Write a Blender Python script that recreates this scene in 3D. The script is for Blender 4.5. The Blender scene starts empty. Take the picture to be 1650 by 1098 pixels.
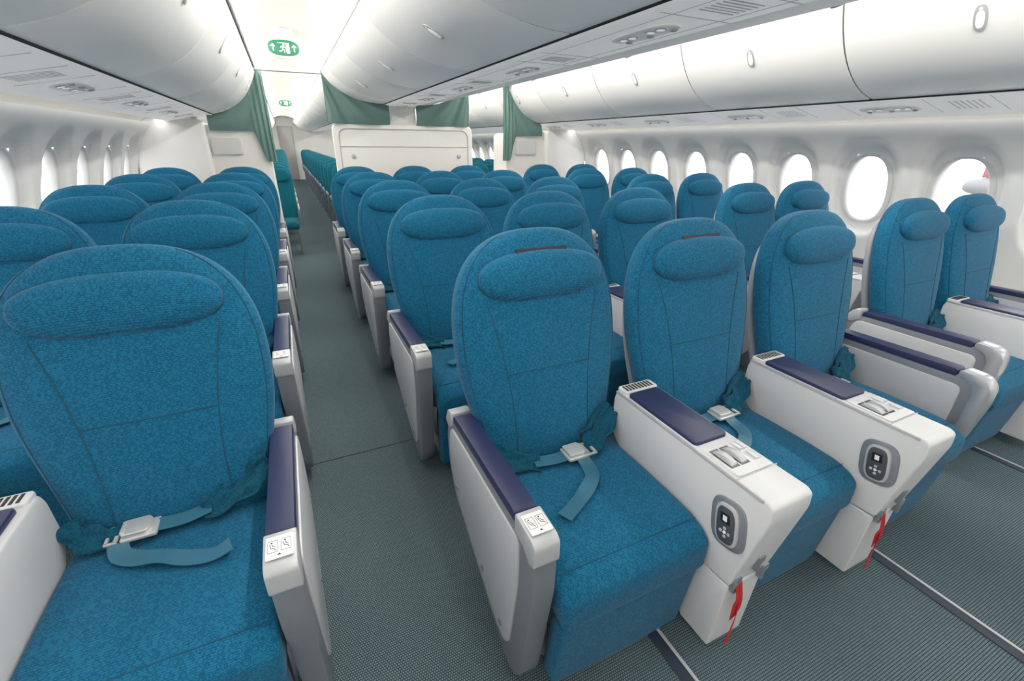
import bpy, bmesh, random
from math import *
from mathutils import Vector, Matrix
random.seed(4)
SC=bpy.context.scene
COL=SC.collection
CX=1.255   # cabin centreline

# ------------------------------------------------------------------ materials
def new_mat(name):
    m=bpy.data.materials.new(name); m.use_nodes=True
    nt=m.node_tree; b=nt.nodes['Principled BSDF']
    return m,nt,b
def plain(name,col,rough=.5,metal=0,spec=.5,emis=None,es=0,noise=0.0,nscale=40,coat=0):
    m,nt,b=new_mat(name)
    b.inputs['Base Color'].default_value=(*col,1)
    b.inputs['Roughness'].default_value=rough
    b.inputs['Metallic'].default_value=metal
    b.inputs['Specular IOR Level'].default_value=spec
    b.inputs['Coat Weight'].default_value=coat
    if emis:
        b.inputs['Emission Color'].default_value=(*emis,1); b.inputs['Emission Strength'].default_value=es
    if noise>0:
        tc=nt.nodes.new('ShaderNodeTexCoord'); n=nt.nodes.new('ShaderNodeTexNoise')
        n.inputs['Scale'].default_value=nscale
        nt.links.new(tc.outputs['Object'],n.inputs['Vector'])
        mx=nt.nodes.new('ShaderNodeMix'); mx.data_type='RGBA'
        mx.inputs[6].default_value=(*[c*(1-noise) for c in col],1)
        mx.inputs[7].default_value=(*[min(1,c*(1+noise)) for c in col],1)
        nt.links.new(n.outputs['Fac'],mx.inputs[0]); nt.links.new(mx.outputs[2],b.inputs['Base Color'])
    return m
def fabric(name,base,line,s1=70,s2=62,strength=.8):
    m,nt,b=new_mat(name)
    L=nt.links.new
    tc=nt.nodes.new('ShaderNodeTexCoord')
    facs=[]
    for s,off,rad in((s1,0,.42),(s2,3.3,.46)):
        ad=nt.nodes.new('ShaderNodeVectorMath'); ad.operation='ADD'; ad.inputs[1].default_value=(off,off,off)
        L(tc.outputs['Object'],ad.inputs[0])
        v=nt.nodes.new('ShaderNodeTexVoronoi'); v.feature='F1'; v.distance='MINKOWSKI'; v.inputs['Scale'].default_value=s; v.inputs['Exponent'].default_value=1.3; v.inputs['Randomness'].default_value=.75
        L(ad.outputs[0],v.inputs['Vector'])
        sb=nt.nodes.new('ShaderNodeMath'); sb.operation='SUBTRACT'; sb.inputs[1].default_value=rad*1.2; L(v.outputs['Distance'],sb.inputs[0])
        ab=nt.nodes.new('ShaderNodeMath'); ab.operation='ABSOLUTE'; L(sb.outputs[0],ab.inputs[0])
        r=nt.nodes.new('ShaderNodeMapRange'); r.inputs['From Min'].default_value=.03; r.inputs['From Max'].default_value=.10
        r.inputs['To Min'].default_value=1; r.inputs['To Max'].default_value=0
        L(ab.outputs[0],r.inputs['Value']); facs.append(r)
    mxx=nt.nodes.new('ShaderNodeMath'); mxx.operation='MAXIMUM'
    L(facs[0].outputs[0],mxx.inputs[0]); L(facs[1].outputs[0],mxx.inputs[1])
    ms=nt.nodes.new('ShaderNodeMath'); ms.operation='MULTIPLY'; ms.inputs[1].default_value=strength
    L(mxx.outputs[0],ms.inputs[0])
    mx=nt.nodes.new('ShaderNodeMix'); mx.data_type='RGBA'
    mx.inputs[6].default_value=(*base,1); mx.inputs[7].default_value=(*line,1)
    L(ms.outputs[0],mx.inputs[0])
    dt=nt.nodes.new('ShaderNodeVectorMath'); dt.operation='DOT_PRODUCT'; dt.inputs[1].default_value=(0,1,1); L(tc.outputs['Object'],dt.inputs[0])
    cb=nt.nodes.new('ShaderNodeCombineXYZ'); L(dt.outputs['Value'],cb.inputs['Z'])
    wv=nt.nodes.new('ShaderNodeTexWave'); wv.bands_direction='Z'; wv.inputs['Scale'].default_value=50
    L(cb.outputs[0],wv.inputs['Vector'])
    wr=nt.nodes.new('ShaderNodeMapRange'); wr.inputs['To Min'].default_value=.80; wr.inputs['To Max'].default_value=1.14; L(wv.outputs['Fac'],wr.inputs['Value'])
    sc=nt.nodes.new('ShaderNodeVectorMath'); sc.operation='SCALE'; L(mx.outputs[2],sc.inputs[0]); L(wr.outputs[0],sc.inputs['Scale'])
    L(sc.outputs[0],b.inputs['Base Color'])
    b.inputs['Roughness'].default_value=.9
    b.inputs['Specular IOR Level'].default_value=.12
    b.inputs['Sheen Weight'].default_value=.08
    w=nt.nodes.new('ShaderNodeTexNoise'); w.inputs['Scale'].default_value=420
    L(tc.outputs['Object'],w.inputs['Vector'])
    bp=nt.nodes.new('ShaderNodeBump'); bp.inputs['Strength'].default_value=.3; bp.inputs['Distance'].default_value=.002
    L(w.outputs['Fac'],bp.inputs['Height']); L(bp.outputs[0],b.inputs['Normal'])
    return m
M={}
M['fabric']=fabric('seat_fabric',(.008,.120,.232),(.003,.060,.130))
M['seam']=plain('seam_thread',(.003,.05,.105),.9)
M['sleeve']=fabric('belt_sleeve_fabric',(.004,.07,.125),(.002,.038,.07))
M['webbing']=plain('belt_webbing',(.025,.125,.20),.5,noise=.15,nscale=300)
M['econ']=fabric('economy_fabric',(.003,.12,.17),(.001,.06,.09))
M['navy']=plain('navy_leather',(.014,.019,.07),.42,noise=.15,nscale=200)
M['white']=plain('console_plastic',(.64,.645,.66),.38,noise=.02)
M['panel']=plain('silver_panel',(.55,.56,.59),.38,metal=.15,noise=.03)
M['grey']=plain('grey_frame',(.22,.235,.27),.4,metal=.3,noise=.05)
M['lgrey']=plain('light_grey_cap',(.48,.49,.51),.35,metal=.15,noise=.03)
M['silver']=plain('silver_cap',(.50,.51,.54),.28,metal=.55,noise=.03)
M['chrome']=plain('brushed_metal',(.70,.70,.69),.3,metal=.5,noise=.05)
M['black']=plain('black_plastic',(.012,.012,.015),.3)
M['dgrey']=plain('dark_handset',(.06,.065,.075),.35)
M['dark']=plain('dark_gap',(.02,.02,.022),.8)
M['seamgrey']=plain('bin_joint_shadow_gap',(.12,.12,.12),.8)
M['red']=plain('red_ribbon',(.45,.010,.012),.6)
M['label']=plain('white_label',(.85,.85,.85),.5)
M['wall']=plain('sidewall_plastic',(.82,.81,.785),.5,spec=.3,noise=.015,nscale=8)
M['bezel']=plain('window_bezel',(.66,.66,.65),.4,spec=.4,noise=.02)
M['bin']=plain('bin_plastic_glow',(.90,.89,.865),.4,spec=.35,noise=.01,nscale=6,emis=(1,.98,.95),es=.06)  # faint emission added to the plastic to lighten shaded bin surfaces
M['ceil']=plain('ceiling_panel',(.68,.67,.615),.5,noise=.02,nscale=5)
M['psu']=plain('service_grey_glow',(.87,.86,.84),.5,spec=.3,noise=.02,emis=(1,.98,.95),es=.2)  # no lamp here: emission stands in for light missing on the undersides
M['mon']=plain('partition_laminate',(.84,.82,.77),.4,noise=.02,nscale=10)
M['green']=plain('exit_green',(.0,.13,.06),.5)
M['signw']=plain('sign_white',(.85,.85,.82),.4)
M['shell']=plain('back_shell',(.30,.32,.36),.4,noise=.03)
M['door']=plain('lavatory_door',(.45,.44,.42),.4,noise=.03)
M['track']=plain('track_cover',(.014,.024,.045),.6)
M['lens']=plain('lamp_lens',(.85,.85,.83),.2,emis=(1,.97,.9),es=.3)
M['curtain']=plain('curtain_cloth',(.125,.225,.205),.85,noise=.12,nscale=60)
M['brown']=plain('fastener_strip',(.022,.02,.03),.8)
# carpet
m,nt,b=new_mat('carpet'); L=nt.links.new
tc=nt.nodes.new('ShaderNodeTexCoord')
br=nt.nodes.new('ShaderNodeTexBrick'); br.inputs['Scale'].default_value=42
br.inputs['Color1'].default_value=(.170,.235,.258,1); br.inputs['Color2'].default_value=(.135,.195,.216,1); br.inputs['Mortar'].default_value=(.024,.042,.052,1)
br.inputs['Mortar Size'].default_value=.055; br.inputs['Brick Width'].default_value=.30; br.inputs['Row Height'].default_value=.30; br.inputs['Mortar Smooth'].default_value=.5
L(tc.outputs['Object'],br.inputs['Vector'])
nz=nt.nodes.new('ShaderNodeTexNoise'); nz.inputs['Scale'].default_value=180; L(tc.outputs['Object'],nz.inputs['Vector'])
bw=nt.nodes.new('ShaderNodeMapRange'); bw.inputs['To Min'].default_value=.6; bw.inputs['To Max'].default_value=1.22; L(nz.outputs['Fac'],bw.inputs['Value'])
mx=nt.nodes.new('ShaderNodeVectorMath'); mx.operation='SCALE'
L(br.outputs['Color'],mx.inputs[0]); L(bw.outputs[0],mx.inputs['Scale']); L(mx.outputs[0],b.inputs['Base Color'])
b.inputs['Roughness'].default_value=.95; b.inputs['Specular IOR Level'].default_value=.1
bp=nt.nodes.new('ShaderNodeBump'); bp.inputs['Strength'].default_value=.4; bp.inputs['Distance'].default_value=.003
L(br.outputs['Fac'],bp.inputs['Height']); bp.invert=True; L(bp.outputs[0],b.inputs['Normal'])
M['carpet']=m
# window glass
m,nt,b=new_mat('window_glass'); L=nt.links.new
out=nt.nodes['Material Output']; tr=nt.nodes.new('ShaderNodeBsdfTransparent'); gl=nt.nodes.new('ShaderNodeBsdfGlossy'); gl.inputs['Roughness'].default_value=.05
ms=nt.nodes.new('ShaderNodeMixShader'); ms.inputs[0].default_value=.05
L(tr.outputs[0],ms.inputs[1]); L(gl.outputs[0],ms.inputs[2]); L(ms.outputs[0],out.inputs['Surface'])
M['glass']=m

# ------------------------------------------------------------------ mesh helpers
def finish(me,mats,smooth=True,angle=35):
    for mm in (mats if isinstance(mats,(list,tuple)) else [mats]): me.materials.append(M[mm])
    if smooth:
        for p in me.polygons: p.use_smooth=True
        me.set_sharp_from_angle(angle=radians(angle))
    me.update(); return me
def raw(name,verts,faces,mats,smooth=True,angle=35,fm=None):
    me=bpy.data.meshes.new(name); me.from_pydata([tuple(v) for v in verts],[],faces); me.validate()
    if fm:
        for p,i in zip(me.polygons,fm): p.material_index=i
    return finish(me,mats,smooth,angle)
def round_poly(pts,r,n=4):
    out=[]; N=len(pts)
    for i in range(N):
        p=Vector(pts[i]);a=Vector(pts[i-1]);c=Vector(pts[(i+1)%N])
        da=(a-p);dc=(c-p); ra=min(r,da.length*.45,dc.length*.45)
        s=p+da.normalized()*ra;e=p+dc.normalized()*ra
        for k in range(n+1):
            t=k/n; out.append(tuple(s*(1-t)**2+p*2*t*(1-t)+e*t*t))
    return out
def prism_bm(bm,poly,lo,hi,bevel=0.0,axis='X',seg=2,midx=0):
    def mp(a,b,e):
        return (e,a,b) if axis=='X' else (a,e,b) if axis=='Y' else (a,b,e)
    b2=bmesh.new()
    A=[b2.verts.new(mp(a,b,lo)) for a,b in poly]; B=[b2.verts.new(mp(a,b,hi)) for a,b in poly]
    n=len(poly); b2.faces.new(A[::-1]); b2.faces.new(B)
    for i in range(n):
        j=(i+1)%n; b2.faces.new([A[i],A[j],B[j],B[i]])
    bmesh.ops.recalc_face_normals(b2,faces=b2.faces[:])
    if bevel>0:
        ed=[e for e in b2.edges if len(e.link_faces)==2 and e.calc_face_angle(0)>radians(28)]
        bmesh.ops.bevel(b2,geom=ed,offset=bevel,segments=seg,affect='EDGES',profile=.5,clamp_overlap=True)
    for f in b2.faces: f.material_index=midx
    t=bpy.data.meshes.new('tmp'); b2.to_mesh(t); b2.free(); bm.from_mesh(t); bpy.data.meshes.remove(t)
def from_bm(name,bm,mats,angle=35):
    me=bpy.data.meshes.new(name); bm.to_mesh(me); bm.free(); return finish(me,mats,True,angle)
def prism(name,poly,lo,hi,mats,bevel=0.0,axis='X',seg=2):
    bm=bmesh.new(); prism_bm(bm,poly,lo,hi,bevel,axis,seg); return from_bm(name,bm,mats)
def rect(a0,a1,b0,b1): return [(a0,b0),(a1,b0),(a1,b1),(a0,b1)]
def boxes(name,lst,mats,bevel=.003):
    bm=bmesh.new()
    for it in lst:
        x0,x1,y0,y1,z0,z1=it[:6]; mi=it[6] if len(it)>6 else 0
        prism_bm(bm,rect(x0,x1,y0,y1),z0,z1,bevel,'Z',2,mi)
    return from_bm(name,bm,mats)
def merge(name,parts,angle=60):
    bm=bmesh.new(); mats=[]
    for me in parts:
        base=len(mats); mats+=list(me.materials); n0=len(bm.faces)
        bm.from_mesh(me); bm.faces.ensure_lookup_table()
        for f in bm.faces[n0:]: f.material_index+=base
    me=bpy.data.meshes.new(name); bm.to_mesh(me); bm.free()
    for mm in mats: me.materials.append(mm)
    return me
def circle(cx,cy,rx,ry=None,n=20,p=2.0):
    ry=rx if ry is None else ry; o=[]
    for k in range(n):
        t=2*pi*k/n; c,s=cos(t),sin(t)
        o.append((cx+rx*copysign(abs(c)**(2/p),c),cy+ry*copysign(abs(s)**(2/p),s)))
    return o
def pillow(name,Ln,wf,Tf,Tb,mapf,mats,ns=36,nu=28,m=3.0,q=3.5,crown=0.0):
    V=[];F=[];idx={}
    def add(key,v):
        idx[key]=len(V); V.append(v)
    for i in range(ns+1):
        s=Ln*(.5-.5*cos(pi*i/ns)); k=abs(2*s/Ln-1); g=max(0,1-k**q)**(1/q); w=wf(s)
        for j in range(nu+1):
            u=-cos(pi*j/nu); u=max(-1,min(1,u)); e=max(0,1-abs(u)**m)**(1/m)
            T=e*g
            if j in(0,nu) or i in(0,ns):
                add(('f',i,j),mapf(s,u*w,0)); idx[('b',i,j)]=idx[('f',i,j)]
            else:
                add(('f',i,j),mapf(s,u*w,Tf*T+crown*(1-u*u)*g)); add(('b',i,j),mapf(s,u*w,-Tb*T))
    for i in range(ns):
        for j in range(nu):
            F.append([idx[('f',i,j)],idx[('f',i,j+1)],idx[('f',i+1,j+1)],idx[('f',i+1,j)]])
            F.append([idx[('b',i,j)],idx[('b',i+1,j)],idx[('b',i+1,j+1)],idx[('b',i,j+1)]])
    me=bpy.data.meshes.new(name); me.from_pydata(V,[],F)
    bm=bmesh.new(); bm.from_mesh(me); bmesh.ops.remove_doubles(bm,verts=bm.verts[:],dist=1e-5)
    bmesh.ops.recalc_face_normals(bm,faces=bm.faces[:]); bm.to_mesh(me); bm.free()
    return finish(me,mats,True,75)
def catmull(P,n=6):
    P=[Vector(p) for p in P]; o=[]
    for i in range(len(P)-1):
        p0=P[max(i-1,0)];p1=P[i];p2=P[i+1];p3=P[min(i+2,len(P)-1)]
        for k in range(n):
            t=k/n; o.append(.5*((2*p1)+(p2-p0)*t+(2*p0-5*p1+4*p2-p3)*t*t+(3*p1-p0-3*p2+p3)*t**3))
    o.append(P[-1]); return o
def tube_bm(bm,path,r,n=6):
    path=[Vector(p) for p in path]; rings=[]
    for i,p in enumerate(path):
        t=(path[min(i+1,len(path)-1)]-path[max(i-1,0)]).normalized()
        a=t.orthogonal().normalized() if i==0 else (a-t*a.dot(t)).normalized()
        b=t.cross(a)
        rings.append([bm.verts.new(p+a*r*cos(2*pi*k/n)+b*r*sin(2*pi*k/n)) for k in range(n)])
    for R0,R1 in zip(rings,rings[1:]):
        for k in range(n): bm.faces.new([R0[k],R0[(k+1)%n],R1[(k+1)%n],R1[k]])
    bm.faces.new(rings[0][::-1]); bm.faces.new(rings[-1])
def tubes(name,paths,r,mats,n=6):
    bm=bmesh.new()
    for p in paths: tube_bm(bm,p,r,n)
    return from_bm(name,bm,mats,60)
def ribbon_bm(bm,path,width,w,t,n=6,wrinkle=0,seed=0):
    P=catmull(path,n); N=len(P)
    if isinstance(width,tuple): W=[Vector(width)]*N
    else: W=catmull(width,n)
    rings=[];K=15 if wrinkle else 2
    for i,p in enumerate(P):
        tg=(P[min(i+1,N-1)]-P[max(i-1,0)]).normalized(); wd=W[i]-tg*W[i].dot(tg); wd.normalize(); nn=tg.cross(wd)
        top=[];bot=[]
        for k in range(K):
            u=-1+2*k/(K-1)
            h=wrinkle*(.6*sin(u*4.2+i*.35+seed)+.4*sin(u*8-i*.55+seed*2)+.3*sin(i*1.3+u*2+seed)) if wrinkle else 0
            ww=w*(1+(.2*sin(i*.7+seed) if wrinkle else 0))
            top.append(bm.verts.new(p+wd*ww*u*.5+nn*(h+t/2))); bot.append(bm.verts.new(p+wd*ww*u*.5+nn*(h-t/2)))
        rings.append(top+bot[::-1])
    m=2*K
    for R0,R1 in zip(rings,rings[1:]):
        for k in range(m): bm.faces.new([R0[k],R0[(k+1)%m],R1[(k+1)%m],R1[k]])
    bm.faces.new(rings[0][::-1]); bm.faces.new(rings[-1])
def ribbon(name,path,width,w,t,mats,wrinkle=0,seed=0,n=6):
    bm=bmesh.new(); ribbon_bm(bm,path,width,w,t,n,wrinkle,seed)
    bmesh.ops.recalc_face_normals(bm,faces=bm.faces[:]); return from_bm(name,bm,mats,70)
def sweep_profile(name,poly,y0,y1,mats,ny=2,closed=False,smooth=True):
    V=[];F=[];n=len(poly)
    for i in range(ny):
        y=y0+(y1-y0)*i/(ny-1)
        V+=[(x,y,z) for x,z in poly]
    for i in range(ny-1):
        for j in range(n-1 if not closed else n):
            k=(j+1)%n; F.append([i*n+j,i*n+k,(i+1)*n+k,(i+1)*n+j])
    return raw(name,V,F,mats,smooth,40)

def obj(name,me,parent=None,loc=(0,0,0),rot=None,label=None):
    o=bpy.data.objects.new(name,me); COL.objects.link(o); o.location=loc
    if rot: o.rotation_euler=rot
    if parent: o.parent=parent
    if label: o['label']=label
    return o
def top(name,me,label,cat,loc=(0,0,0),rot=None,group=None):
    o=obj(name,me,None,loc,rot); o['label']=label; o['category']=cat
    if group: o['group']=group
    return o
def struct(name,me,loc=(0,0,0),rot=None,label=None):
    o=obj(name,me,None,loc,rot); o['kind']='structure'
    if label: o['label']=label
    return o

# ------------------------------------------------------------------ SEAT MESHES
AL=radians(13)
def backmap(s,x,d):
    y=.475+s*sin(AL); z=.42+s*cos(AL)
    return (x, y-d*cos(AL), z+d*sin(AL))
LB=.77; WB=.281
def wback(s):
    s0=.44
    if s>s0: return WB*max(0,1-((s-s0)/(LB-s0))**2.6)**(1/2.5)
    t=s/s0; w=.222+(WB-.222)*(t*t*(3-2*t))
    if s<.05: w*= .75+.25*sqrt(max(0,1-((.05-s)/.05)**2))
    return w
me_back=pillow('backrest',LB,wback,.058,.06,backmap,'fabric',44,36,3.4,4.5,.010)
me_shell=pillow('back_shell',LB-.10,lambda s:wback(s+.06)*.86,.02,.03,lambda s,x,d:backmap(s,x,d-.068),'shell',20,16,4,5)
def front_d(s,x):
    w=wback(s); u=min(.999,abs(x)/max(w,1e-3)); k=abs(2*s/LB-1); g=max(0,1-k**4.5)**(1/4.5)
    return .058*(1-u**3.4)**(1/3.4)*g+.010*(1-u*u)*g
def seamline(pts): return [backmap(s,x,front_d(s,x)+.0003) for s,x in pts]
sp=[]
for sg in(-1,1):
    sp.append(seamline([(.06+.50*i/20, sg*(.130+.058*(i/20)**2.4)) for i in range(21)]))
sp.append(seamline([(.34,-.143+.286*i/12) for i in range(13)]))
pp=[]
for i in range(60):
    t=i/59; s=.08+(LB-.1)*t; pp.append((s,wback(s)*.94))
for sg in(-1,1): sp.append(seamline([(s,sg*x) for s,x in pp]))
me_back=merge('backrest',[me_back,tubes('seam',sp,.0018,'seam',5)])
HS=.552; HL=.152
def headmap(s,x,d):
    dd=d+.050+.22*x*x; ss=HS+s
    return backmap(ss,x,dd)
hw=lambda s:.208*max(0,1-abs(2*s/HL-1)**2.4)**(1/2.3)
me_head=pillow('headrest',HL,hw,.040,.035,headmap,'fabric',24,30,2.8,2.3,.005)
hp=[headmap(HL*(.5-.5*cos(pi*(.06+.88*i/30))),hw(HL*(.5-.5*cos(pi*(.06+.88*i/30)))),0) for i in range(31)]
hq=[headmap(HL*(.5-.5*cos(pi*(.06+.88*i/30))),-hw(HL*(.5-.5*cos(pi*(.06+.88*i/30)))),0) for i in range(31)]
me_head=merge('headrest',[me_head,tubes('headrest_seam',[[headmap(HL*(.06+.88*k/10),0,.0395*max(0,1-abs(2*(.06+.88*k/10)-1)**2.3)**(1/2.3)+.0025) for k in range(11)],hp,hq],.0016,'seam',5)])
bm=bmesh.new()
ribbon_bm(bm,[headmap(HL*.985,x,.012) for x in(-.085,-.04,0,.04,.085)],(0,.5,1),.013,.005)
bmesh.ops.recalc_face_normals(bm,faces=bm.faces[:])
me_vel=from_bm('fastener_strip',bm,'brown')
CHW=.234
def cushmap(s,x,d):
    z=.402+.010*sin(s/.56*pi); dr=max(0,1-s/.10)
    return (x, s-.025, z-.026*dr*dr+d-.04*x*x*dr)
me_cush=pillow('seat_cushion',.55,lambda s:CHW*max(0,1-abs(2*s/.55-1)**24)**(1/24),.060,.055,cushmap,'fabric',36,30,9,9,.004)
me_cush=merge('seat_cushion',[me_cush,tubes('cushion_seam',[[cushmap(s,-.218+.436*i/20,.060*.99+.003) for i in range(21)] for s in(.06,)],.0014,'seam',5)])
def legmap(s,x,d): return (x,.052-.035*(s/.30)-d, .05+s)
me_leg=pillow('leg_rest',.285,lambda s:.226*max(0,1-abs(2*s/.285-1)**18)**(1/18),.032,.03,legmap,'fabric',24,24,10,11,.003)
bm=bmesh.new()
for x in(-.19,.19):
    tube_bm(bm,catmull([(x,.12,.33),(x,.15,.2),(x,.14,.06),(x,.14,.012)],6),.016,8)
    tube_bm(bm,catmull([(x,.42,.33),(x,.46,.2),(x,.50,.06),(x,.50,.012)],6),.016,8)
    tube_bm(bm,[(x,.13,.03),(x,.52,.03)],.014,8)
tube_bm(bm,[(-.22,.13,.325),(.22,.13,.325)],.018,8); tube_bm(bm,[(-.22,.45,.325),(.22,.45,.325)],.018,8)
me_frame=from_bm('seat_frame',bm,'grey')
# belts
def belt_meshes(kind):
    zt=.486
    if kind=='A':
        bx,by=.045,.375
        sl=[(-.222,.45,.545),(-.19,.42,.52),(-.14,.40,zt+.018),(-.08,.388,zt+.012)]
        sr=[(.09,.385,zt+.018),(.13,.39,zt+.035),(.17,.41,.54),(.222,.44,.575)]
        sr2=[(.10,.41,zt+.03),(.16,.43,.545),(.222,.45,.59)]
        web=[(-.10,.388,zt+.014),(-.04,.380,zt+.010),(.02,.376,zt+.014)]
        tail=[(.05,.352,zt+.016),(.055,.325,zt+.000),(.040,.275,zt+.003),(.0,.235,zt+.010),(-.05,.205,zt+.001),(-.125,.165,zt+.003)]
        tw=[(1,.2,.25),(1,.1,.1),(.95,-.3,0.1),(.8,-.6,-.1),(.6,-.8,0.1),(.55,-.85,0)]
    else:
        bx,by=-.07,.405
        sl=[(-.222,.44,.545),(-.20,.42,.52),(-.16,.405,zt+.016),(-.11,.40,zt+.012)]
        sr=[(.06,.41,zt+.018),(.11,.415,zt+.035),(.17,.43,.535),(.222,.45,.575)]
        sr2=[(.08,.435,zt+.035),(.15,.45,.55),(.222,.46,.59)]
        web=[(-.04,.405,zt+.016),(.02,.408,zt+.012),(.08,.412,zt+.024)]
        tail=[(-.115,.375,zt+.014),(-.105,.345,zt+.002),(-.065,.315,zt+.004),(-.01,.290,zt+.012),(.04,.270,zt+.003),(.095,.255,zt+.003),(.135,.262,zt+.014)]
        tw=[(0.8,.6,.25),(.85,.5,.1),(.6,.8,.15),(.35,.95,-.1),(.25,1,.1),(.1,1,0),(-.15,1,.1)]
    A=ribbon('seat_belt',sl,(0,.75,.6),.060,.007,'sleeve',wrinkle=.005,seed=1)
    B=[ribbon('belt_sleeve',sr,(0,.75,.6),.062,.007,'sleeve',wrinkle=.006,seed=5),ribbon('belt_sleeve',sr2,(0,.4,.9),.055,.007,'sleeve',wrinkle=.006,seed=9)]
    W=[ribbon('webbing',web,(0,1,.12),.042,.0022,'webbing'),ribbon('webbing',tail,tw,.043,.0022,'webbing')]
    bmm=bmesh.new(); g=1.12
    def R(a0,a1,b0,b1): return rect(bx+a0*g,bx+a1*g,by+b0*g,by+b1*g)
    prism_bm(bmm,round_poly(R(-.038,.030,-.029,.029),.006),zt+.010,zt+.019,.002,'Z')
    prism_bm(bmm,round_poly([(bx+a*g,by+c*g) for a,c in((-.034,-.025),(.012,-.025),(.020,-.012),(.020,.012),(.012,.025),(-.034,.025))],.006),zt+.018,zt+.032,.004,'Z',3)
    prism_bm(bmm,round_poly(R(-.036,-.028,-.020,.020),.003),zt+.029,zt+.035,.002,'Z')
    if kind=='A': e0,e1,f0,f1=.026,.034,.048,.055
    else: e0,e1,f0,f1=-.050,-.042,-.066,-.060
    for q in((e0,e1,-.026,.026),(f0,f1,-.026,.026),(min(e0,f0),max(e1,f1),-.028,-.022),(min(e0,f0),max(e1,f1),.022,.028)):
        prism_bm(bmm,R(*q),zt+.012,zt+.019,.001,'Z')
    buck=from_bm('buckle',bmm,'chrome')
    return A,B,W,buck
BELT={k:belt_meshes(k) for k in 'AB'}
# arm
ARM=[(0.0,.625),(.0,.50),(.055,.13),(.095,.075),(.155,.075),(.25,.14),(.56,.325),(.615,.43),(.62,.56),(.59,.632),(.53,.645),(.03,.648)]
me_arm=prism('armrest',round_poly(ARM,.03,5),-.029,.029,'grey',.006)
PAN=[(.07,.612),(.07,.47),(.115,.19),(.15,.15),(.21,.165),(.53,.355),(.58,.445),(.583,.55),(.56,.612)]
def panel_mesh(sg):
    bm=bmesh.new(); lo,hi=sorted((sg*.027,sg*.0345)); prism_bm(bm,round_poly(PAN,.03,5),lo,hi,.003,'X',2,0)
    for y,z in((.17,.20),(.30,.27),(.52,.40)):
        lo,hi=sorted((sg*.0335,sg*.0372)); prism_bm(bm,circle(y,z,.010),lo,hi,.0015,'X',2,1)
    return from_bm('side_panel',bm,['panel','grey'])
me_panL,me_panR=panel_mesh(-1),panel_mesh(1)
me_pad=prism('arm_pad',round_poly([(.10,.638),(.545,.634),(.545,.655),(.53,.664),(.11,.670),(.10,.664)],.006),-.029,.029,'navy',.008,'X',3)
me_cap=prism('end_cap',round_poly([(-.005,.60),(-.004,.655),(.01,.668),(.095,.674),(.095,.62),(.05,.615),(.02,.59)],.010,4),-.032,.032,'lgrey',.006)
me_capc=prism('end_cap',round_poly([(-.010,.56),(-.008,.635),(.022,.668),(.095,.673),(.095,.645),(.055,.632),(.038,.60),(.040,.48),(.085,.20),(.050,.16),(.012,.40)],.022,6),-.034,.034,'silver',.006)
me_rcap=prism('rear_cap',round_poly([(.55,.62),(.55,.668),(.59,.66),(.62,.61),(.59,.59)],.012,4),-.032,.032,'lgrey',.006)
bm=bmesh.new()
prism_bm(bm,round_poly(rect(-.026,.026,.018,.078),.004),.672,.6755,.0008,'Z',1,0)
nf=len(bm.faces)
for cx in(-.0125,.0125):
    for (x0,x1,y0,y1) in((cx-.0095,cx+.0095,.065,.0656),(cx-.0095,cx+.0095,.034,.0346),(cx-.0095,cx-.0089,.034,.0655),(cx+.0089,cx+.0095,.034,.0655)):
        prism_bm(bm,rect(x0,x1,y0,y1),.675,.6760,0,'Z',1,1)
    tube_bm(bm,[(cx-.006,.058,.6755),(cx-.003,.046,.6755),(cx+.003,.044,.6755),(cx+.006,.038,.6755)],.0008,4)
    prism_bm(bm,circle(cx-.002,.060,.0018,n=10),.675,.6762,0,'Z',1,1)
    tube_bm(bm,[(cx-.001,.056,.6755),(cx+.001,.049,.6755),(cx+.005,.048,.6755)],.0008,4)
prism_bm(bm,[(-.004,.024),(.004,.024),(0,.029)],.675,.6760,0,'Z',1,1)
bm.faces.ensure_lookup_table()
for f in bm.faces[nf:]: f.material_index=1
me_label=from_bm('label_plate',bm,['label','black'])

def belt(parent,kind):
    a,B,W,c=BELT[kind]
    s=obj('seat_belt',a,parent,label='crumpled dark teal belt sleeves with metal buckle')
    for q in B: obj('belt_sleeve',q,s)
    for q in W: obj('webbing',q,s,label='light teal belt webbing')
    obj('buckle',c,s,label='brushed metal lift buckle')
def arm(parent,x,curved=False):
    a=obj('armrest',me_arm,parent,(x,0,-.028),label='grey armrest frame with silver panel and navy pad')
    obj('side_panel',me_panL,a); obj('side_panel',me_panR,a); obj('arm_pad',me_pad,a,label='dark navy leather pad')
    obj('rear_cap',me_rcap,a)
    if curved: obj('end_cap',me_capc,a,label='curved silver-grey end cap')
    else: obj('end_cap',me_cap,a); obj('label_plate',me_label,a,label='white pictogram label')
def seat(x,y,armL=0,armR=0,kind='A',vel=False,belt_on=True,label=None,group='premium seats',curved=False):
    e=top('airplane_seat',None,label or 'blue patterned fabric airplane seat with oval headrest','seat',(x,y,0),group=group)
    obj('backrest',me_back,e,label='blue patterned backrest with dark stitched seams')
    h=obj('headrest',me_head,e,label='oval pillow headrest in blue patterned fabric')
    if vel: obj('fastener_strip',me_vel,h,label='dark brown strip on headrest top')
    obj('seat_cushion',me_cush,e)
    obj('leg_rest',me_leg,e); obj('back_shell',me_shell,e,label='grey plastic back shell'); obj('seat_frame',me_frame,e,label='grey metal seat frame')
    if belt_on: belt(e,kind)
    if armL: arm(e,-armL,curved)
    if armR: arm(e,armR,curved)
    return e

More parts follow.
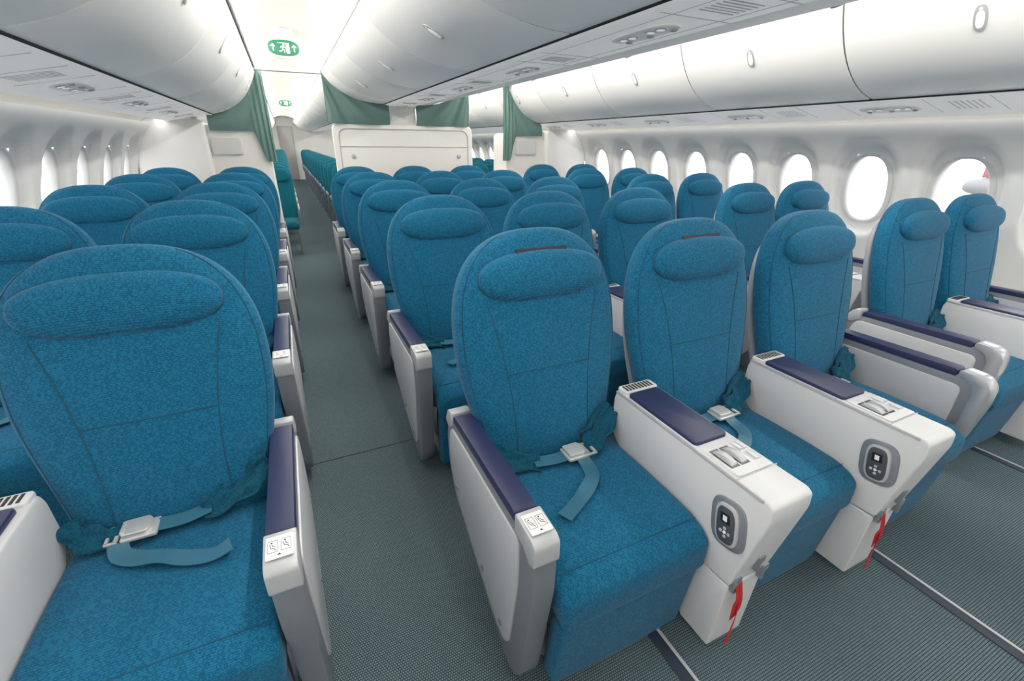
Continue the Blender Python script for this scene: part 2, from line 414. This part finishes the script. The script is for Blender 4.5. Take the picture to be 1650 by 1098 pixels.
# ------------------------------------------------------------------ CONSOLE
UP=[(-.145,.640),(-.147,.60),(-.095,.33),(.09,.325),(.15,.40),(.40,.45),(.448,.50),(.448,.62),(.435,.652),(.10,.652),(-.13,.650)]
LOWU=[(-.092,.322),(-.080,.06),(.03,.06),(.085,.322)]
me_con=prism('console_body',round_poly(UP,.012,4),-.072,.072,'white',.006,'X',3)
me_low=prism('lower_housing',round_poly(LOWU,.010,4),-.067,.067,'white',.007,'X',3)
me_cpad=prism('arm_pad',round_poly(rect(-.066,.054,.098,.388),.012),.645,.664,'navy',.006,'Z',3)
bm=bmesh.new()
prism_bm(bm,round_poly(rect(-.067,.067,.394,.444),.012),.645,.661,.004,'Z')
me_vent=merge('vent_cap',[from_bm('vent_cap',bm,'white'),boxes('vent_slot',[(-.055+.0125*i,-.048+.0125*i,.403,.436,.660,.6625) for i in range(9)],'dark',.0006)])
bm=bmesh.new()
prism_bm(bm,round_poly(rect(-.064,.064,-.04,.094),.008),.648,.656,.002,'Z',2,0)
prism_bm(bm,rect(-.056,-.024,-.012,.064),.654,.6568,.0008,'Z',1,1); prism_bm(bm,rect(-.020,.012,-.012,.064),.654,.6568,.0008,'Z',1,1)
prism_bm(bm,rect(.024,.058,.03,.07),.654,.6566,.0008,'Z',1,2); prism_bm(bm,rect(.024,.058,-.012,.024),.654,.6566,.0008,'Z',1,2)
prism_bm(bm,rect(-.0735,.0735,-.043,-.0415),.6460,.6530,0,'Z',1,2)
me_ctl=from_bm('control_tray',bm,['white','black','lgrey'])
me_knob=prism('adjust_wheel',[(.026+.034*cos(pi*k/12),.650+.019*sin(pi*k/12)) for k in range(13)],-.011,.011,'lgrey',.002,'X')
me_btn=boxes('control_button',[(-.006,.006,-.016,.016,.656,.6605)],'white',.0015)
me_trim=prism('panel_trim',[(-.120,.640),(-.1195,.650),(.435,.652),(.44,.642)],-.0740,-.0705,'lgrey',.0008,'X')
# panel joint groove running down the side of the console
bm=bmesh.new()
for lo,hi in((-.0728,-.070),(.070,.0728)):
    prism_bm(bm,[(.0915,.335),(.0935,.335),(.0935,.640),(.0915,.640)],lo,hi,0,'X')
me_joint1=from_bm('panel_joint',bm,'grey')
def tilt(poly,cy,cz,a): return [(cy+(y)*cos(a)-(z)*sin(a),cz+y*sin(a)+z*cos(a)) for y,z in poly]
HC=(-.052,.515); HA=-.16
me_hs=prism('handset_holder',tilt(circle(0,0,.052,.072,36,3.4),*HC,HA),-.0785,-.069,'grey',.003,'X')
bm=bmesh.new()
prism_bm(bm,tilt(circle(0,0,.034,.060,36,3.4),*HC,HA),-.0855,-.076,.003,'X',2,0)
prism_bm(bm,tilt(circle(0,0,.027,.053,36,3.4),*HC,HA),-.0875,-.083,.002,'X',2,1)
me_hs2=from_bm('handset',bm,['lgrey','dgrey'])
bm=bmesh.new()
prism_bm(bm,tilt(rect(-.014,.014,.008,.036),*HC,HA),-.0890,-.0865,.0008,'X',2,0)
prism_bm(bm,tilt(rect(-.006,.006,.014,.030),*HC,HA),-.0896,-.0865,.0003,'X',1,1)
for a,b_ in((-.0,-.008),(-.012,-.020),(.012,-.020),(0,-.032),(-.0,-.020)):
    prism_bm(bm,tilt(circle(a,b_,.0045,n=12),*HC,HA),-.0892,-.0865,.0005,'X',1,1 if b_==-.020 and a==0 else 2)
me_hs3=from_bm('keypad',bm,['black','label','lgrey'])
me_hole=prism('jack_socket',circle(0,0,.006,.004,n=14),-.004,.004,'black',.0005,'Y')
me_tag=ribbon('ribbon_tag',[(-.046,-.102,.345),(-.044,-.110,.30),(-.038,-.112,.26),(-.044,-.112,.21)],[(1,.05,0),(1,.4,0),(1,-.3,0),(1,.2,0)],.024,.002,'red')
me_tag2=ribbon('ribbon_tag',[(-.038,-.104,.34),(-.034,-.114,.28),(-.036,-.116,.22),(-.052,-.120,.12)],[(1,.05,0),(1,-.3,0),(.9,.4,0),(1,-.2,0)],.011,.002,'red')
me_clip=prism('latch_clip',round_poly([(-.012,-.026),(.0,-.026),(.0,.0),(.012,.008),(.012,.026),(-.012,.026)],.003),-.007,.008,'grey',.002,'Y')
def console(x,y,tag=False,group='seat consoles'):
    e=top('seat_console',None,'white seat console with red ribbon tag and handset' if tag else 'white seat console with navy pad, controls and handset','console',(x,y,0),group=group)
    obj('console_body',me_con,e); obj('lower_housing',me_low,e); obj('arm_pad',me_cpad,e,label='dark navy leather pad')
    obj('vent_cap',me_vent,e); obj('panel_trim',me_trim,e); 
    c=obj('control_tray',me_ctl,e)
    for dx in(-.040,-.004): obj('adjust_wheel',me_knob,c,(dx,0,0))
    for dx,dy in((.033,.05),(.049,.05),(.041,.006)): obj('control_button',me_btn,c,(dx,dy,0))
    h=obj('handset_holder',me_hs,e,label='grey oval handset cradle'); hh=obj('handset',me_hs2,h); obj('keypad',me_hs3,h)
    for dx in(.0,.035): obj('jack_socket',me_hole,e,(dx,-.1405,.595),(-.2,0,0))
    if tag:
        obj('latch_clip',me_clip,e,(-.05,-.099,.335)); obj('latch_clip',me_clip,e,(.055,-.099,.335)); obj('latch_clip',me_clip,e,(.0,-.112,.405))
        obj('ribbon_tag',me_tag,e,label='red fabric ribbon tag'); obj('ribbon_tag',me_tag2,e,label='red fabric ribbon tag')
    return e

# ------------------------------------------------------------------ PLACE PREMIUM SEATS
XL=(-.412,-1.02); XR=(2.885,3.50)
YL,YC,YR=.755,.59,.64
for k in range(5):
    z0=(k==0)
    XC=(.645,1.260,1.886) if z0 else (.645,1.256,1.878)
    DY=(0,-.03,-.055) if z0 else (0,0,0)
    seat(XL[0],YL+k,armR=.270,kind='B' if z0 else 'A',group='premium seats in the two-seat window block')
    if k>0: seat(XL[1],YL+k,armL=.278,group='premium seats in the two-seat window block')
    console(-.718,YL+k)
    for i,x in enumerate(XC):
        seat(x,YC+k+DY[i],armL=.278*(i==0),armR=(.314 if z0 else .285)*(i==2),vel=(z0 and i<2),group='premium seats in the three-seat centre block',
             label='blue patterned fabric seat with dark strip on headrest' if z0 and i<2 else None,curved=(i==2))
    console(.952,YC+k,tag=z0); console(1.577 if z0 else 1.568,YC+k-(.02 if z0 else 0),tag=z0)
    seat(XR[0],YR+k,armL=.295,group='premium seats beside the window wall',curved=True); seat(XR[1],YR+k,armR=.278,group='premium seats beside the window wall')
    console(3.194,YR+k)

# ------------------------------------------------------------------ ECONOMY SEATS
me_eb=pillow('backrest',.72,lambda s:.21*max(0,1-max(0,(s-.5)/.22)**3)**(1/3)*(.92+.08*min(1,s/.4)),.045,.06,lambda s,x,d:(x,.44+s*.2-d,.42+s*.98),'econ',16,12,4,6,.01)
me_eh=pillow('headrest',.17,lambda s:.17*max(0,1-abs(2*s/.17-1)**4)**.25,.03,.03,lambda s,x,d:(x,.44+(s+.5)*.2-d-.05-.8*x*x,.42+(s+.5)*.98),'econ',10,10,4,4)
me_ec=pillow('seat_cushion',.46,lambda s:.20*max(0,1-abs(2*s/.46-1)**10)**.1,.055,.05,lambda s,x,d:(x,s,.40+d),'econ',12,10,6,6)
me_ea=prism('armrest',round_poly([(.05,.60),(.10,.63),(.46,.63),(.46,.58),(.16,.57),(.12,.40),(.07,.40)],.015),-.011,.011,'grey',.003)
bm=bmesh.new()
for x in(-.17,.17):
    tube_bm(bm,[(x,.06,.35),(x,.12,.02)],.015,6); tube_bm(bm,[(x,.40,.35),(x,.45,.02)],.015,6); tube_bm(bm,[(x,.1,.03),(x,.46,.03)],.014,6)
tube_bm(bm,[(-.18,.10,.34),(.18,.10,.34)],.014,6)
me_el=from_bm('seat_frame',bm,'grey')
def eseat(x,y):
    e=top('economy_seat',None,'teal fabric economy seat beyond the partition','seat',(x,y,0),group='economy cabin seats')
    obj('backrest',me_eb,e); obj('headrest',me_eh,e); obj('seat_cushion',me_ec,e); obj('seat_frame',me_el,e)
    obj('armrest',me_ea,e,(-.218,0,0)); obj('armrest',me_ea,e,(.218,0,0))
for k in range(17):
    y=6.55+k*.82
    eseat(-.17,y)
    if k<8: eseat(-.65,y)
    eseat(.76,y+.1)
    if k<6: eseat(1.24,y+.1)
    for x in(2.72,3.20,3.66): 
        if k<10: eseat(x,y)

# ------------------------------------------------------------------ SHELL
Y0,Y1=-2.0,21.0
struct('floor',raw('floor',[(-1.5,Y0,0),(4.0,Y0,0),(4.0,Y1,0),(-1.5,Y1,0)],[(0,1,2,3)],'carpet',False),label='grey-green ribbed cabin carpet')
WP=[(0,2.48),(.12,2.56),(.3,2.62),(.55,2.66),(.85,2.655),(1.1,2.605),(1.35,2.525),(1.47,2.455),(1.56,2.36)]
def wprof(z):
    for (a,xa),(b_,xb) in zip(WP,WP[1:]):
        if z<=b_: 
            t=(z-a)/(b_-a); return xa+(xb-xa)*t
    return WP[-1][1]
def wsm(z): return sum(wprof(max(0,min(1.56,z+d))) for d in(-.06,-.03,0,.03,.06))/5
WZ=1.123; SP=.5549; RD=.055
def wall(side,yb):
    nz=62; ny=int((Y1-Y0)/.019); V=[];F=[]
    cs=[yb+SP*k for k in range(-8,40)]
    for i in range(ny+1):
        y=Y0+(Y1-Y0)*i/ny
        kk=round((y-yb)/SP); dy=y-(yb+kk*SP)
        for j in range(nz+1):
            z=1.56*j/nz; r=((abs(dy)/.228)**2.5+(abs(z-WZ)/.345)**2.5)**(1/2.5)
            t=max(0,min(1,(1-r)/.13)); t=t*t*(3-2*t)
            # very shallow vertical joint between panels, midway between windows
            jn=.004*exp(-((SP/2-abs(dy))/.006)**2)
            V.append((CX+side*(wsm(z)+RD*t+jn),y,z))
    for i in range(ny):
        for j in range(nz):
            y=Y0+(Y1-Y0)*(i+.5)/ny; z=1.56*(j+.5)/nz; dy=y-(yb+round((y-yb)/SP)*SP)
            if (abs(dy)/.150)**2.5+(abs(z-WZ)/.243)**2.5<1: continue
            a=i*(nz+1)+j; F.append((a,a+1,a+nz+2,a+nz+1))
    struct('wall_right' if side>0 else 'wall_left',raw('wall',V,F,'wall',True,60),label='cream moulded sidewall with window recesses')
    return [c for c in cs if Y0+.3<c<Y1-.3]
def window_mesh():
    V=[];F=[];fm=[];n=44
    rings=[(.176,.270,-.002),(.172,.266,-.012),(.150,.243,-.014),(.136,.231,-.004),(.130,.225,.035)]
    for rx,rz,d in rings: V+=[(d,a,b_) for a,b_ in circle(0,0,rx,rz,n,2.4)]
    nr=len(rings)
    for r in range(nr-1):
        for k in range(n): F.append((r*n+k,r*n+(k+1)%n,(r+1)*n+(k+1)%n,(r+1)*n+k)); fm.append(0)
    V+=[(.022,a,b_) for a,b_ in circle(0,0,.134,.229,n,2.4)]
    F.append(tuple(range(nr*n,(nr+1)*n))); fm.append(1)
    return raw('window',V,F,['bezel','glass'],True,60,fm)
me_win=window_mesh(); wn=0
xw=wsm(WZ)+RD
for side,yb in((1,1.505),(-1,3.37)):
    for c in wall(side,yb):
        wn+=1
        o=struct('window_%d'%wn,me_win,(CX+side*xw,c,WZ),(0,-radians(14.5),0) if side>0 else (0,-radians(14.5),pi),label='oval cabin window with bright daylight')

half=[(-2.60,1.52),(-2.60,2.14),(-1.56,2.14),(-1.50,2.16),(-1.42,2.20),(-1.28,2.245),(-1.10,2.265),(-.92,2.245),(-.78,2.20),(-.70,2.16),(-.64,2.14)]
prof=[(CX+x,z) for x,z in half]+[(CX-x,z) for x,z in half[::-1]]
struct('ceiling',sweep_profile('ceiling',prof,Y0,Y1,'ceil'),label='curved cream ceiling over the aisles')
struct('wall_front',raw('wall_front',[(-1.5,Y0,0),(4.0,Y0,0),(4.0,Y0,2.4),(-1.5,Y0,2.4)],[(0,1,2,3)],'wall',False))
struct('wall_back',raw('wall_back',[(-1.5,Y1,0),(4.0,Y1,0),(4.0,Y1,2.4),(-1.5,Y1,2.4)],[(0,3,2,1)],'wall',False))
struct('door_1',prism('door_1',round_poly(rect(-.12,.40,.0,1.95),.05),Y1-.05,Y1-.01,'door',.01,'Y'),label='grey lavatory door at the aisle end')

# ------------------------------------------------------------------ BINS
def bez(p0,p1,p2,n=12): return [tuple((1-t)**2*Vector(p0)+2*t*(1-t)*Vector(p1)+t*t*Vector(p2)) for t in [i/n for i in range(n+1)]]
DO=bez((1.865,1.658),(1.52,1.72),(1.40,2.06))
outer=DO+[(1.43,2.10),(1.60,2.12),(2.05,2.10),(2.30,1.95),(2.38,1.75),(2.28,1.66)]
DC=bez((.175,1.795),(.64,1.80),(.785,2.06))
inner=DC+[(.76,2.09),(.62,2.11),(.01,2.11),(.01,1.80)]
BLN=1.11
def inset(poly,d):
    c=sum((Vector(p) for p in poly),Vector((0,0)))/len(poly); o=[]
    for p in poly:
        v=Vector(p)-c; o.append(tuple(c+v*(1-d/max(v.length,.05))))
    return o
def binmesh(poly,sgn):
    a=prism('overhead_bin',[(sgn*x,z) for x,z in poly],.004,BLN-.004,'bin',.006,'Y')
    b=prism('joint',[(sgn*x,z) for x,z in inset(poly,.007)],-.004,.006,'seamgrey',0,'Y')
    return merge('overhead_bin',[a,b])
BM={('o',1):binmesh(outer,1),('o',-1):binmesh(outer,-1),('c',1):binmesh(inner,1),('c',-1):binmesh(inner,-1)}
bm=bmesh.new()
prism_bm(bm,circle(0,0,.024,.052,28,2.6),-.004,.002,.001,'Z',2,0)
prism_bm(bm,circle(0,-.006,.015,.034,24,2.6),.001,.004,.001,'Z',2,1)
prism_bm(bm,circle(0,.036,.006,n=12),.001,.003,.0005,'Z',1,1)
me_latch=from_bm('bin_latch',bm,['lgrey','psu'])
def latch(parent,curve,t,sgn):
    i=int(t*(len(curve)-1)); p=Vector(curve[i]); q=Vector(curve[i+1])
    tg=(q-p).normalized(); nrm=Vector((-tg.y,tg.x))
    if nrm.y>0: nrm=-nrm
    X=Vector((0,1,0)); Yv=Vector((sgn*tg.x,0,tg.y)); Z=Vector((sgn*nrm.x,0,nrm.y))
    if X.cross(Yv).dot(Z)<0: X=-X
    m=Matrix((X,Yv,Z)).transposed().to_4x4(); m.translation=Vector((sgn*p.x,BLN/2,p.y))+Z*.002
    o=obj('bin_latch',me_latch,parent,label='oval grey push latch'); o.matrix_local=m
ys=[1.763+BLN*k for k in range(-3,17)]
for y in ys:
    if y+BLN>Y1: continue
    for kind,sgn in(('o',1),('o',-1),('c',1),('c',-1)):
        lab={'o':'white curved outboard overhead bin with oval latch','c':'white curved centre overhead bin with oval latch'}[kind]
        o=top('overhead_bin',BM[(kind,sgn)],lab,'overhead bin',(CX,y,0),group='overhead bins')
        latch(o,DO if kind=='o' else DC,.78 if kind=='o' else .5,sgn)
tn=0
def trim(me,label):
    global tn
    tn+=1; return struct('trim_%d'%tn,me,label=label)
for s in(1,-1):
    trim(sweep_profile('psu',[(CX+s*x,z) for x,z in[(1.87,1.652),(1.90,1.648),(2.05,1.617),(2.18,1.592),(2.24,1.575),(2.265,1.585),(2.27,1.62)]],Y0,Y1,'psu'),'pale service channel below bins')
    trim(prism('gap',[(CX+s*x,z) for x,z in[(1.859,1.653),(1.868,1.651),(1.874,1.665),(1.862,1.668)]],Y0,Y1,'dark',0,'Y'),'dark gap under bin doors')
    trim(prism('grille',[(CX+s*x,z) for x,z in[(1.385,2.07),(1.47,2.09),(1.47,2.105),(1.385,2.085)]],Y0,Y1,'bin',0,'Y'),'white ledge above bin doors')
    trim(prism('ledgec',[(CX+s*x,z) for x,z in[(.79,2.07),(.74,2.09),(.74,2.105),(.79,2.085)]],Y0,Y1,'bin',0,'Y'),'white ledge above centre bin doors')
    trim(prism('gapc',[(CX+s*x,z) for x,z in[(.172,1.789),(.182,1.791),(.180,1.80),(.172,1.80)]],Y0,Y1,'dark',0,'Y'),'dark gap under centre bin doors')
    trim(prism('slot',[(CX+s*x,z) for x,z in[(1.396,2.064),(1.41,2.068),(1.41,2.074),(1.394,2.070)]],Y0,Y1,'dark',0,'Y'),'dark slot above bin doors')
    bm=bmesh.new(); yy=.3
    while yy<20:
        prism_bm(bm,[(CX+s*x,z) for x,z in[(1.3835,2.073),(1.388,2.073),(1.388,2.082),(1.3835,2.082)]],yy,yy+.30,0,'Y'); yy+=.37
    trim(from_bm('dash',bm,'dark'),'dark air slots in the ledge above bins')
    # joints and vent slats on the outboard service channel
    bm=bmesh.new(); y00=.75 if s>0 else .85; yy=y00-.5
    def strip(xa,xb,ya,yb_):
        def zz(x): return 1.648-(x-1.90)*(1.648-1.592)/.28-.0016
        prism_bm(bm,[(CX+s*xa,zz(xa)),(CX+s*xb,zz(xb)),(CX+s*xb,zz(xb)+.003),(CX+s*xa,zz(xa)+.003)],ya,yb_,0,'Y')
    while yy<5.6:
        strip(1.905,2.17,yy-.002,yy+.002); strip(1.905,2.17,yy+.28,yy+.283)
        for q in range(6): strip(1.97,2.12,yy+.06+.025*q,yy+.066+.025*q)
        strip(1.905,2.17,yy+.72,yy+.723)
        yy+=1.0
    trim(from_bm('slats',bm,'lgrey'),'thin joints and vent slats in the service channel')
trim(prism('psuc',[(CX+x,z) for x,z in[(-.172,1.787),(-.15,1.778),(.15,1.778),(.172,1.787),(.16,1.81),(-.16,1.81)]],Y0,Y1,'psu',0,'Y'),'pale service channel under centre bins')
bm=bmesh.new(); yy=.05
while yy<5.4:
    prism_bm(bm,rect(CX-.150,CX+.150,yy,yy+.004),1.7765,1.779,0,'Z'); prism_bm(bm,rect(CX-.150,CX+.150,yy+.25,yy+.253),1.7765,1.779,0,'Z')
    for q in range(6): prism_bm(bm,rect(CX-.07,CX+.07,yy+.06+.022*q,yy+.066+.022*q),1.7765,1.779,0,'Z')
    yy+=1.0
for x in(-.10,.10): prism_bm(bm,rect(CX+x-.001,CX+x+.001,0,5.5),1.7768,1.779,0,'Z')
trim(from_bm('joint',bm,'lgrey'),'thin joints and vent slats in the centre service channel')
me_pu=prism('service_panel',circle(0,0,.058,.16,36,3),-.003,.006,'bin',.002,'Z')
me_rl=prism('reading_light',circle(0,0,.015,n=18),-.006,-.0,'lens',.002,'Z')
me_rr=prism('light_ring',circle(0,0,.020,n=20),-.0045,.0,'lgrey',.001,'Z')
me_nz=prism('air_nozzle',circle(0,0,.013,n=16),-.009,-.001,'lgrey',.003,'Z')
def punit(x,y,z,ang):
    o=top('service_panel',me_pu,'oval pale service panel with reading lights','reading light panel',(x,y,z),(0,ang,0),group='service panels under the bins')
    for yy in(-.10,-.05,.05,.10):
        r=obj('light_ring',me_rr,o,(-.012,yy,-.001)); obj('reading_light',me_rl,r,(0,0,0))
    for yy in(-.12,0,.12): obj('air_nozzle',me_nz,o,(.03,yy,0))
for k in range(6):
    punit(CX+2.05,.75+k*1.0,1.614,.2); punit(CX-2.05,.85+k*1.0,1.614,-.2); punit(CX,.55+k*1.0,1.775,0)

# ------------------------------------------------------------------ FLOOR TRACKS, SEAM
for x,w in((.80,.04),(1.765,.04),(2.94,.04)):
    trim(boxes('t',[(x-w/2,x+w/2,Y0,5.5,.0005,.004,0),(x+w/2-.004,x+w/2+.006,Y0,5.5,.0005,.006,1)],['track','lgrey'],.001),'dark floor seat track with metal edge')
trim(boxes('t',[(-.30,.50,1.935,1.940,.0003,.0022,0)],['track'],0),'dark carpet seam across the aisle')

# ------------------------------------------------------------------ PARTITIONS
yb=5.62
p=top('bulkhead_partition',None,'cream cabin partition with rounded top corners','partition',(0,yb,0))
obj('partition_panel',prism('partition_panel',round_poly([(.50,.01),(2.10,.01),(2.10,1.60),(.50,1.60)],.09,6),0,.06,'mon',.012,'Y',3),p)
o=round_poly([(.56,.30),(2.04,.30),(2.04,1.54),(.56,1.54)],.09,6)
bm=bmesh.new(); tube_bm(bm,[(a,-.001,b_) for a,b_ in o+[o[0]]],.006,6); tube_bm(bm,[(.56,-.001,1.36),(2.04,-.001,1.36)],.0045,6)
obj('panel_moulding',from_bm('panel_moulding',bm,'lgrey',60),p)
for x in(.69,1.92):
    obj('grommet',prism('grommet',circle(x,1.26,.024,n=24),-.012,.002,'lgrey',.004,'Y'),p,label='round grey fitting')
obj('centre_post',prism('centre_post',round_poly([(1.12,1.58),(1.42,1.58),(1.42,1.80),(1.12,1.80)],.02),.0,.05,'mon',.01,'Y'),p)
yl=5.95
p=top('galley_partition',None,'cream side partition with stowage flap','partition',(0,yl,0))
obj('partition_panel',prism('partition_panel',round_poly([(-.76,.01),(-.145,.01),(-.145,1.53),(-.76,1.56)],.06,5),0,.45,'mon',.015,'Y',3),p)
obj('side_filler',prism('side_filler',round_poly([(-1.36,.01),(-.70,.01),(-.70,1.60),(-.95,1.63),(-1.20,1.60),(-1.33,1.3)],.05,5),-.12,.30,'wall',.03,'Y',3),p)
obj('stowage_flap',prism('stowage_flap',round_poly(rect(-.68,-.40,1.27,1.44),.02,4),-.03,.005,'bezel',.01,'Y',3),p)
yr=5.82
p=top('galley_partition',None,'cream side partition beside the window wall','partition',(0,yr,0))
obj('partition_panel',prism('partition_panel',round_poly([(2.655,.01),(3.24,.01),(3.24,1.56),(2.655,1.53)],.06,5),0,.45,'mon',.015,'Y',3),p)
obj('side_filler',prism('side_filler',round_poly([(3.20,.01),(3.86,.01),(3.82,1.3),(3.68,1.58),(3.45,1.60),(3.20,1.58)],.05,5),-.12,.30,'wall',.03,'Y',3),p)
obj('stowage_flap',prism('stowage_flap',round_poly(rect(2.78,3.08,1.27,1.44),.02,4),-.03,.005,'bezel',.01,'Y',3),p)

# ------------------------------------------------------------------ CURTAINS
def bin_bottom(x):
    h=abs(x-CX)
    if h>1.2:
        if h>=1.865: return 1.65
        pts=sorted(DO)
    else:
        if h<=.175: return 1.79
        pts=sorted(DC)
    if h<pts[0][0] or h>pts[-1][0]: return 2.075
    for a,b_ in zip(pts,pts[1:]):
        if a[0]<=h<=b_[0]: return a[1]+(b_[1]-a[1])*(h-a[0])/max(1e-6,b_[0]-a[0])
    return 2.075
def curtain(x0,x1,y,botf,label,cxn,gather=0):
    """soft folds radiating from the aisle-side top corner"""
    nx=140;nz=22;V=[];F=[]
    for i in range(nx+1):
        u=i/nx; x=x0+(x1-x0)*u; zt=bin_bottom(x)-.004; zb=botf(x)
        for j in range(nz+1):
            t=j/nz; z=zt+(zb-zt)*t
            dx=abs(x-cxn); dz=2.08-z
            ang=atan2(dz,dx+.03); r=sqrt(dx*dx+dz*dz)
            d=.014*min(1,r/.18)*(sin(ang*13)+.35*sin(ang*29+1))
            if gather and dx<.17:
                k=1-dx/.17; d=d*(1-k)+k*.016*(sin(dx*120)+.3*sin(dx*60+z*4))
            V.append((x,y+d-.02*sin(pi*t),z))
    for i in range(nx):
        for j in range(nz):
            a=i*(nz+1)+j; F.append((a,a+1,a+nz+2,a+nz+1))
    return top('curtain',raw('curtain',V,F,'curtain',True,80),label,'curtain')
def hang(e0,x,side,drop=.30):
    t=(x-e0)/.10 if side>0 else (e0-x)/.10
    t=max(0,min(1,t)); return 1.50-drop*t*t*(3-2*t)
curtain(-.66,-.085,5.90,lambda x:hang(-.27,x,1),'grey-green cabin curtain draped beside aisle partition',-.10,1)
curtain(.465,1.12,5.60,lambda x:1.585,'grey-green cabin curtain above the centre partition',.47)
curtain(1.42,2.05,5.60,lambda x:1.585,'grey-green cabin curtain above the centre partition',2.04)
curtain(2.58,3.14,5.77,lambda x:hang(2.77,x,-1),'grey-green cabin curtain draped beside window partition',2.60,1)
trim(prism('hdr',rect(-.15,.49,2.05,2.09),5.68,5.76,'mon',.01,'Y'),'cream curtain header across the aisle')
trim(prism('hdr',rect(2.02,2.66,2.05,2.09),5.68,5.76,'mon',.01,'Y'),'cream curtain header across the aisle')

# ------------------------------------------------------------------ EXIT SIGN
def exit_sign(x,y,z,s=1.0):
    o=top('exit_sign',prism('exit_sign',circle(0,0,.140*s,.077*s,40,2.6),-.012,.012,'signw',.004,'Y'),'oval green exit sign with running figure and arrows','sign',(x,y,z),group='exit signs')
    obj('sign_face',prism('sign_face',circle(0,0,.120*s,.058*s,40,2.6),-.0150,-.011,'green',.001,'Y'),o,label='green face')
    bm=bmesh.new()
    yy=-.0155
    def bar(pts,r): tube_bm(bm,[(a*s,yy,b_*s) for a,b_ in pts],r*s,6)
    prism_bm(bm,[(a*s,b_*s) for a,b_ in rect(.018,.044,-.040,.036)],-.0165,-.0145,0,'Y')
    prism_bm(bm,[(a*s,b_*s) for a,b_ in rect(-.044,.018,.032,.036)],-.0165,-.0145,0,'Y')
    prism_bm(bm,[(a*s,b_*s) for a,b_ in circle(.002,.022,.0075,n=14)],-.0185,-.0145,0,'Y')
    bar([(-.002,.012),(-.010,-.008)],.0065); bar([(-.010,-.008),(.006,-.018),(.002,-.036)],.0042); bar([(-.010,-.008),(-.018,-.024),(-.036,-.026)],.0042)
    bar([(-.002,.012),(.010,.004),(.016,-.004)],.0032); bar([(-.003,.012),(-.018,.010),(-.024,-.002)],.0032)
    for cx in(-.080,.080):
        bar([(cx,-.026),(cx,.020)],.004); bar([(cx-.016,.006),(cx,.024),(cx+.016,.006)],.004)
    obj('pictogram',from_bm('pictogram',bm,'signw',60),o,label='white running figure, doorway and up arrows')
exit_sign(.135,4.80,2.12); exit_sign(.17,11.0,2.10)
trim(prism('signbase',rect(.05,.22,2.18,2.26),4.785,4.815,'ceil',.005,'Y'),'sign mounting block')

# ------------------------------------------------------------------ OUTSIDE
M['jetw']=plain('jet_grey',(.15,.155,.16),.5); M['jetr']=plain('jet_red',(.22,.07,.075),.5); M['apron']=plain('apron_concrete',(.30,.30,.29),.8,noise=.1,nscale=.3)
g=top('airport_apron',raw('apron',[(-80,-60,-4),(90,-60,-4),(90,120,-4),(-80,120,-4)],[(0,1,2,3)],'apron',False),'pale concrete airport apron outside the windows','ground')
j=top('parked_airplane',None,'white parked airplane with red tail fin','airplane',(52,18,0))
obj('fuselage',pillow('fuselage',24,lambda s:.9*max(0,1-abs(2*s/24-1)**4)**.25,.9,.9,lambda s,x,d:(x,s-22,-1.5+d),'jetw',24,16,2,4),j)
obj('tail_fin',prism('tail_fin',[(-1.4,-.8),(.3,.7),(1.0,.8),(1.0,-.8)],-.12,.12,'jetr',.03,'X'),j,label='red swept tail fin')
obj('nose_gear',prism('nose_gear',rect(-14,-13.6,-4,-2.2),-.2,.2,'jetw',.05,'X'),j)
obj('main_gear',prism('main_gear',rect(-6,-5,-4,-2.2),-.4,.4,'jetw',.05,'X'),j)

# ------------------------------------------------------------------ LIGHTS
def area(x,y,z,sx,sy,P,rot,col=(1,.97,.92),nm='cove_light'):
    l=bpy.data.lights.new(nm,'AREA'); l.shape='RECTANGLE'; l.size=sx; l.size_y=sy; l.energy=P; l.color=col
    o=bpy.data.objects.new(nm,l); COL.objects.link(o); o.location=(x,y,z); o.rotation_euler=rot
for c in(CX-1.10,CX+1.10):
    for s in(-1,1):
        for y,ly in((-.2,3.2),(3.2,3.4),(7.0,4),(11.5,5),(17,6)):
            area(c+s*.38,y,2.135,.10,ly,1.4*ly,(0,pi-s*.35,0))
            area(c+s*.325,y,2.185,.035,ly,5.8*ly,(0,s*.62,0),nm='ceiling_strip_light')
for s in(-1,1):
    for y,ly in((1,5),(5.5,4),(12,9)):
        area(CX+s*2.31,y,1.60,.05,ly,1.0*ly,(0,0,0),(1,.97,.93),nm='sidewall_wash_light')
w=bpy.data.worlds.new('World'); SC.world=w; w.use_nodes=True
bg=w.node_tree.nodes['Background']; bg.inputs[0].default_value=(.98,.99,1,1); bg.inputs[1].default_value=4.5

# ------------------------------------------------------------------ CAMERA
f=718.7566; yaw=.4430; pit=.4158; rol=.0103; H=1.4063
F_=Vector((sin(yaw)*cos(pit),cos(yaw)*cos(pit),-sin(pit))); R_=Vector((cos(yaw),-sin(yaw),0)); U_=R_.cross(F_)
R2=R_*cos(rol)+U_*sin(rol); U2=-R_*sin(rol)+U_*cos(rol)
cam=bpy.data.cameras.new('camera'); cam.sensor_width=36; cam.lens=f/1650*36; cam.clip_start=.02
co=bpy.data.objects.new('camera',cam); COL.objects.link(co)
m=Matrix((R2,U2,-F_)).transposed().to_4x4(); m.translation=(0,0,H); co.matrix_world=m
SC.camera=co
SC.view_settings.view_transform='Standard'
SC.view_settings.exposure=.12
SC.view_settings.gamma=1.10
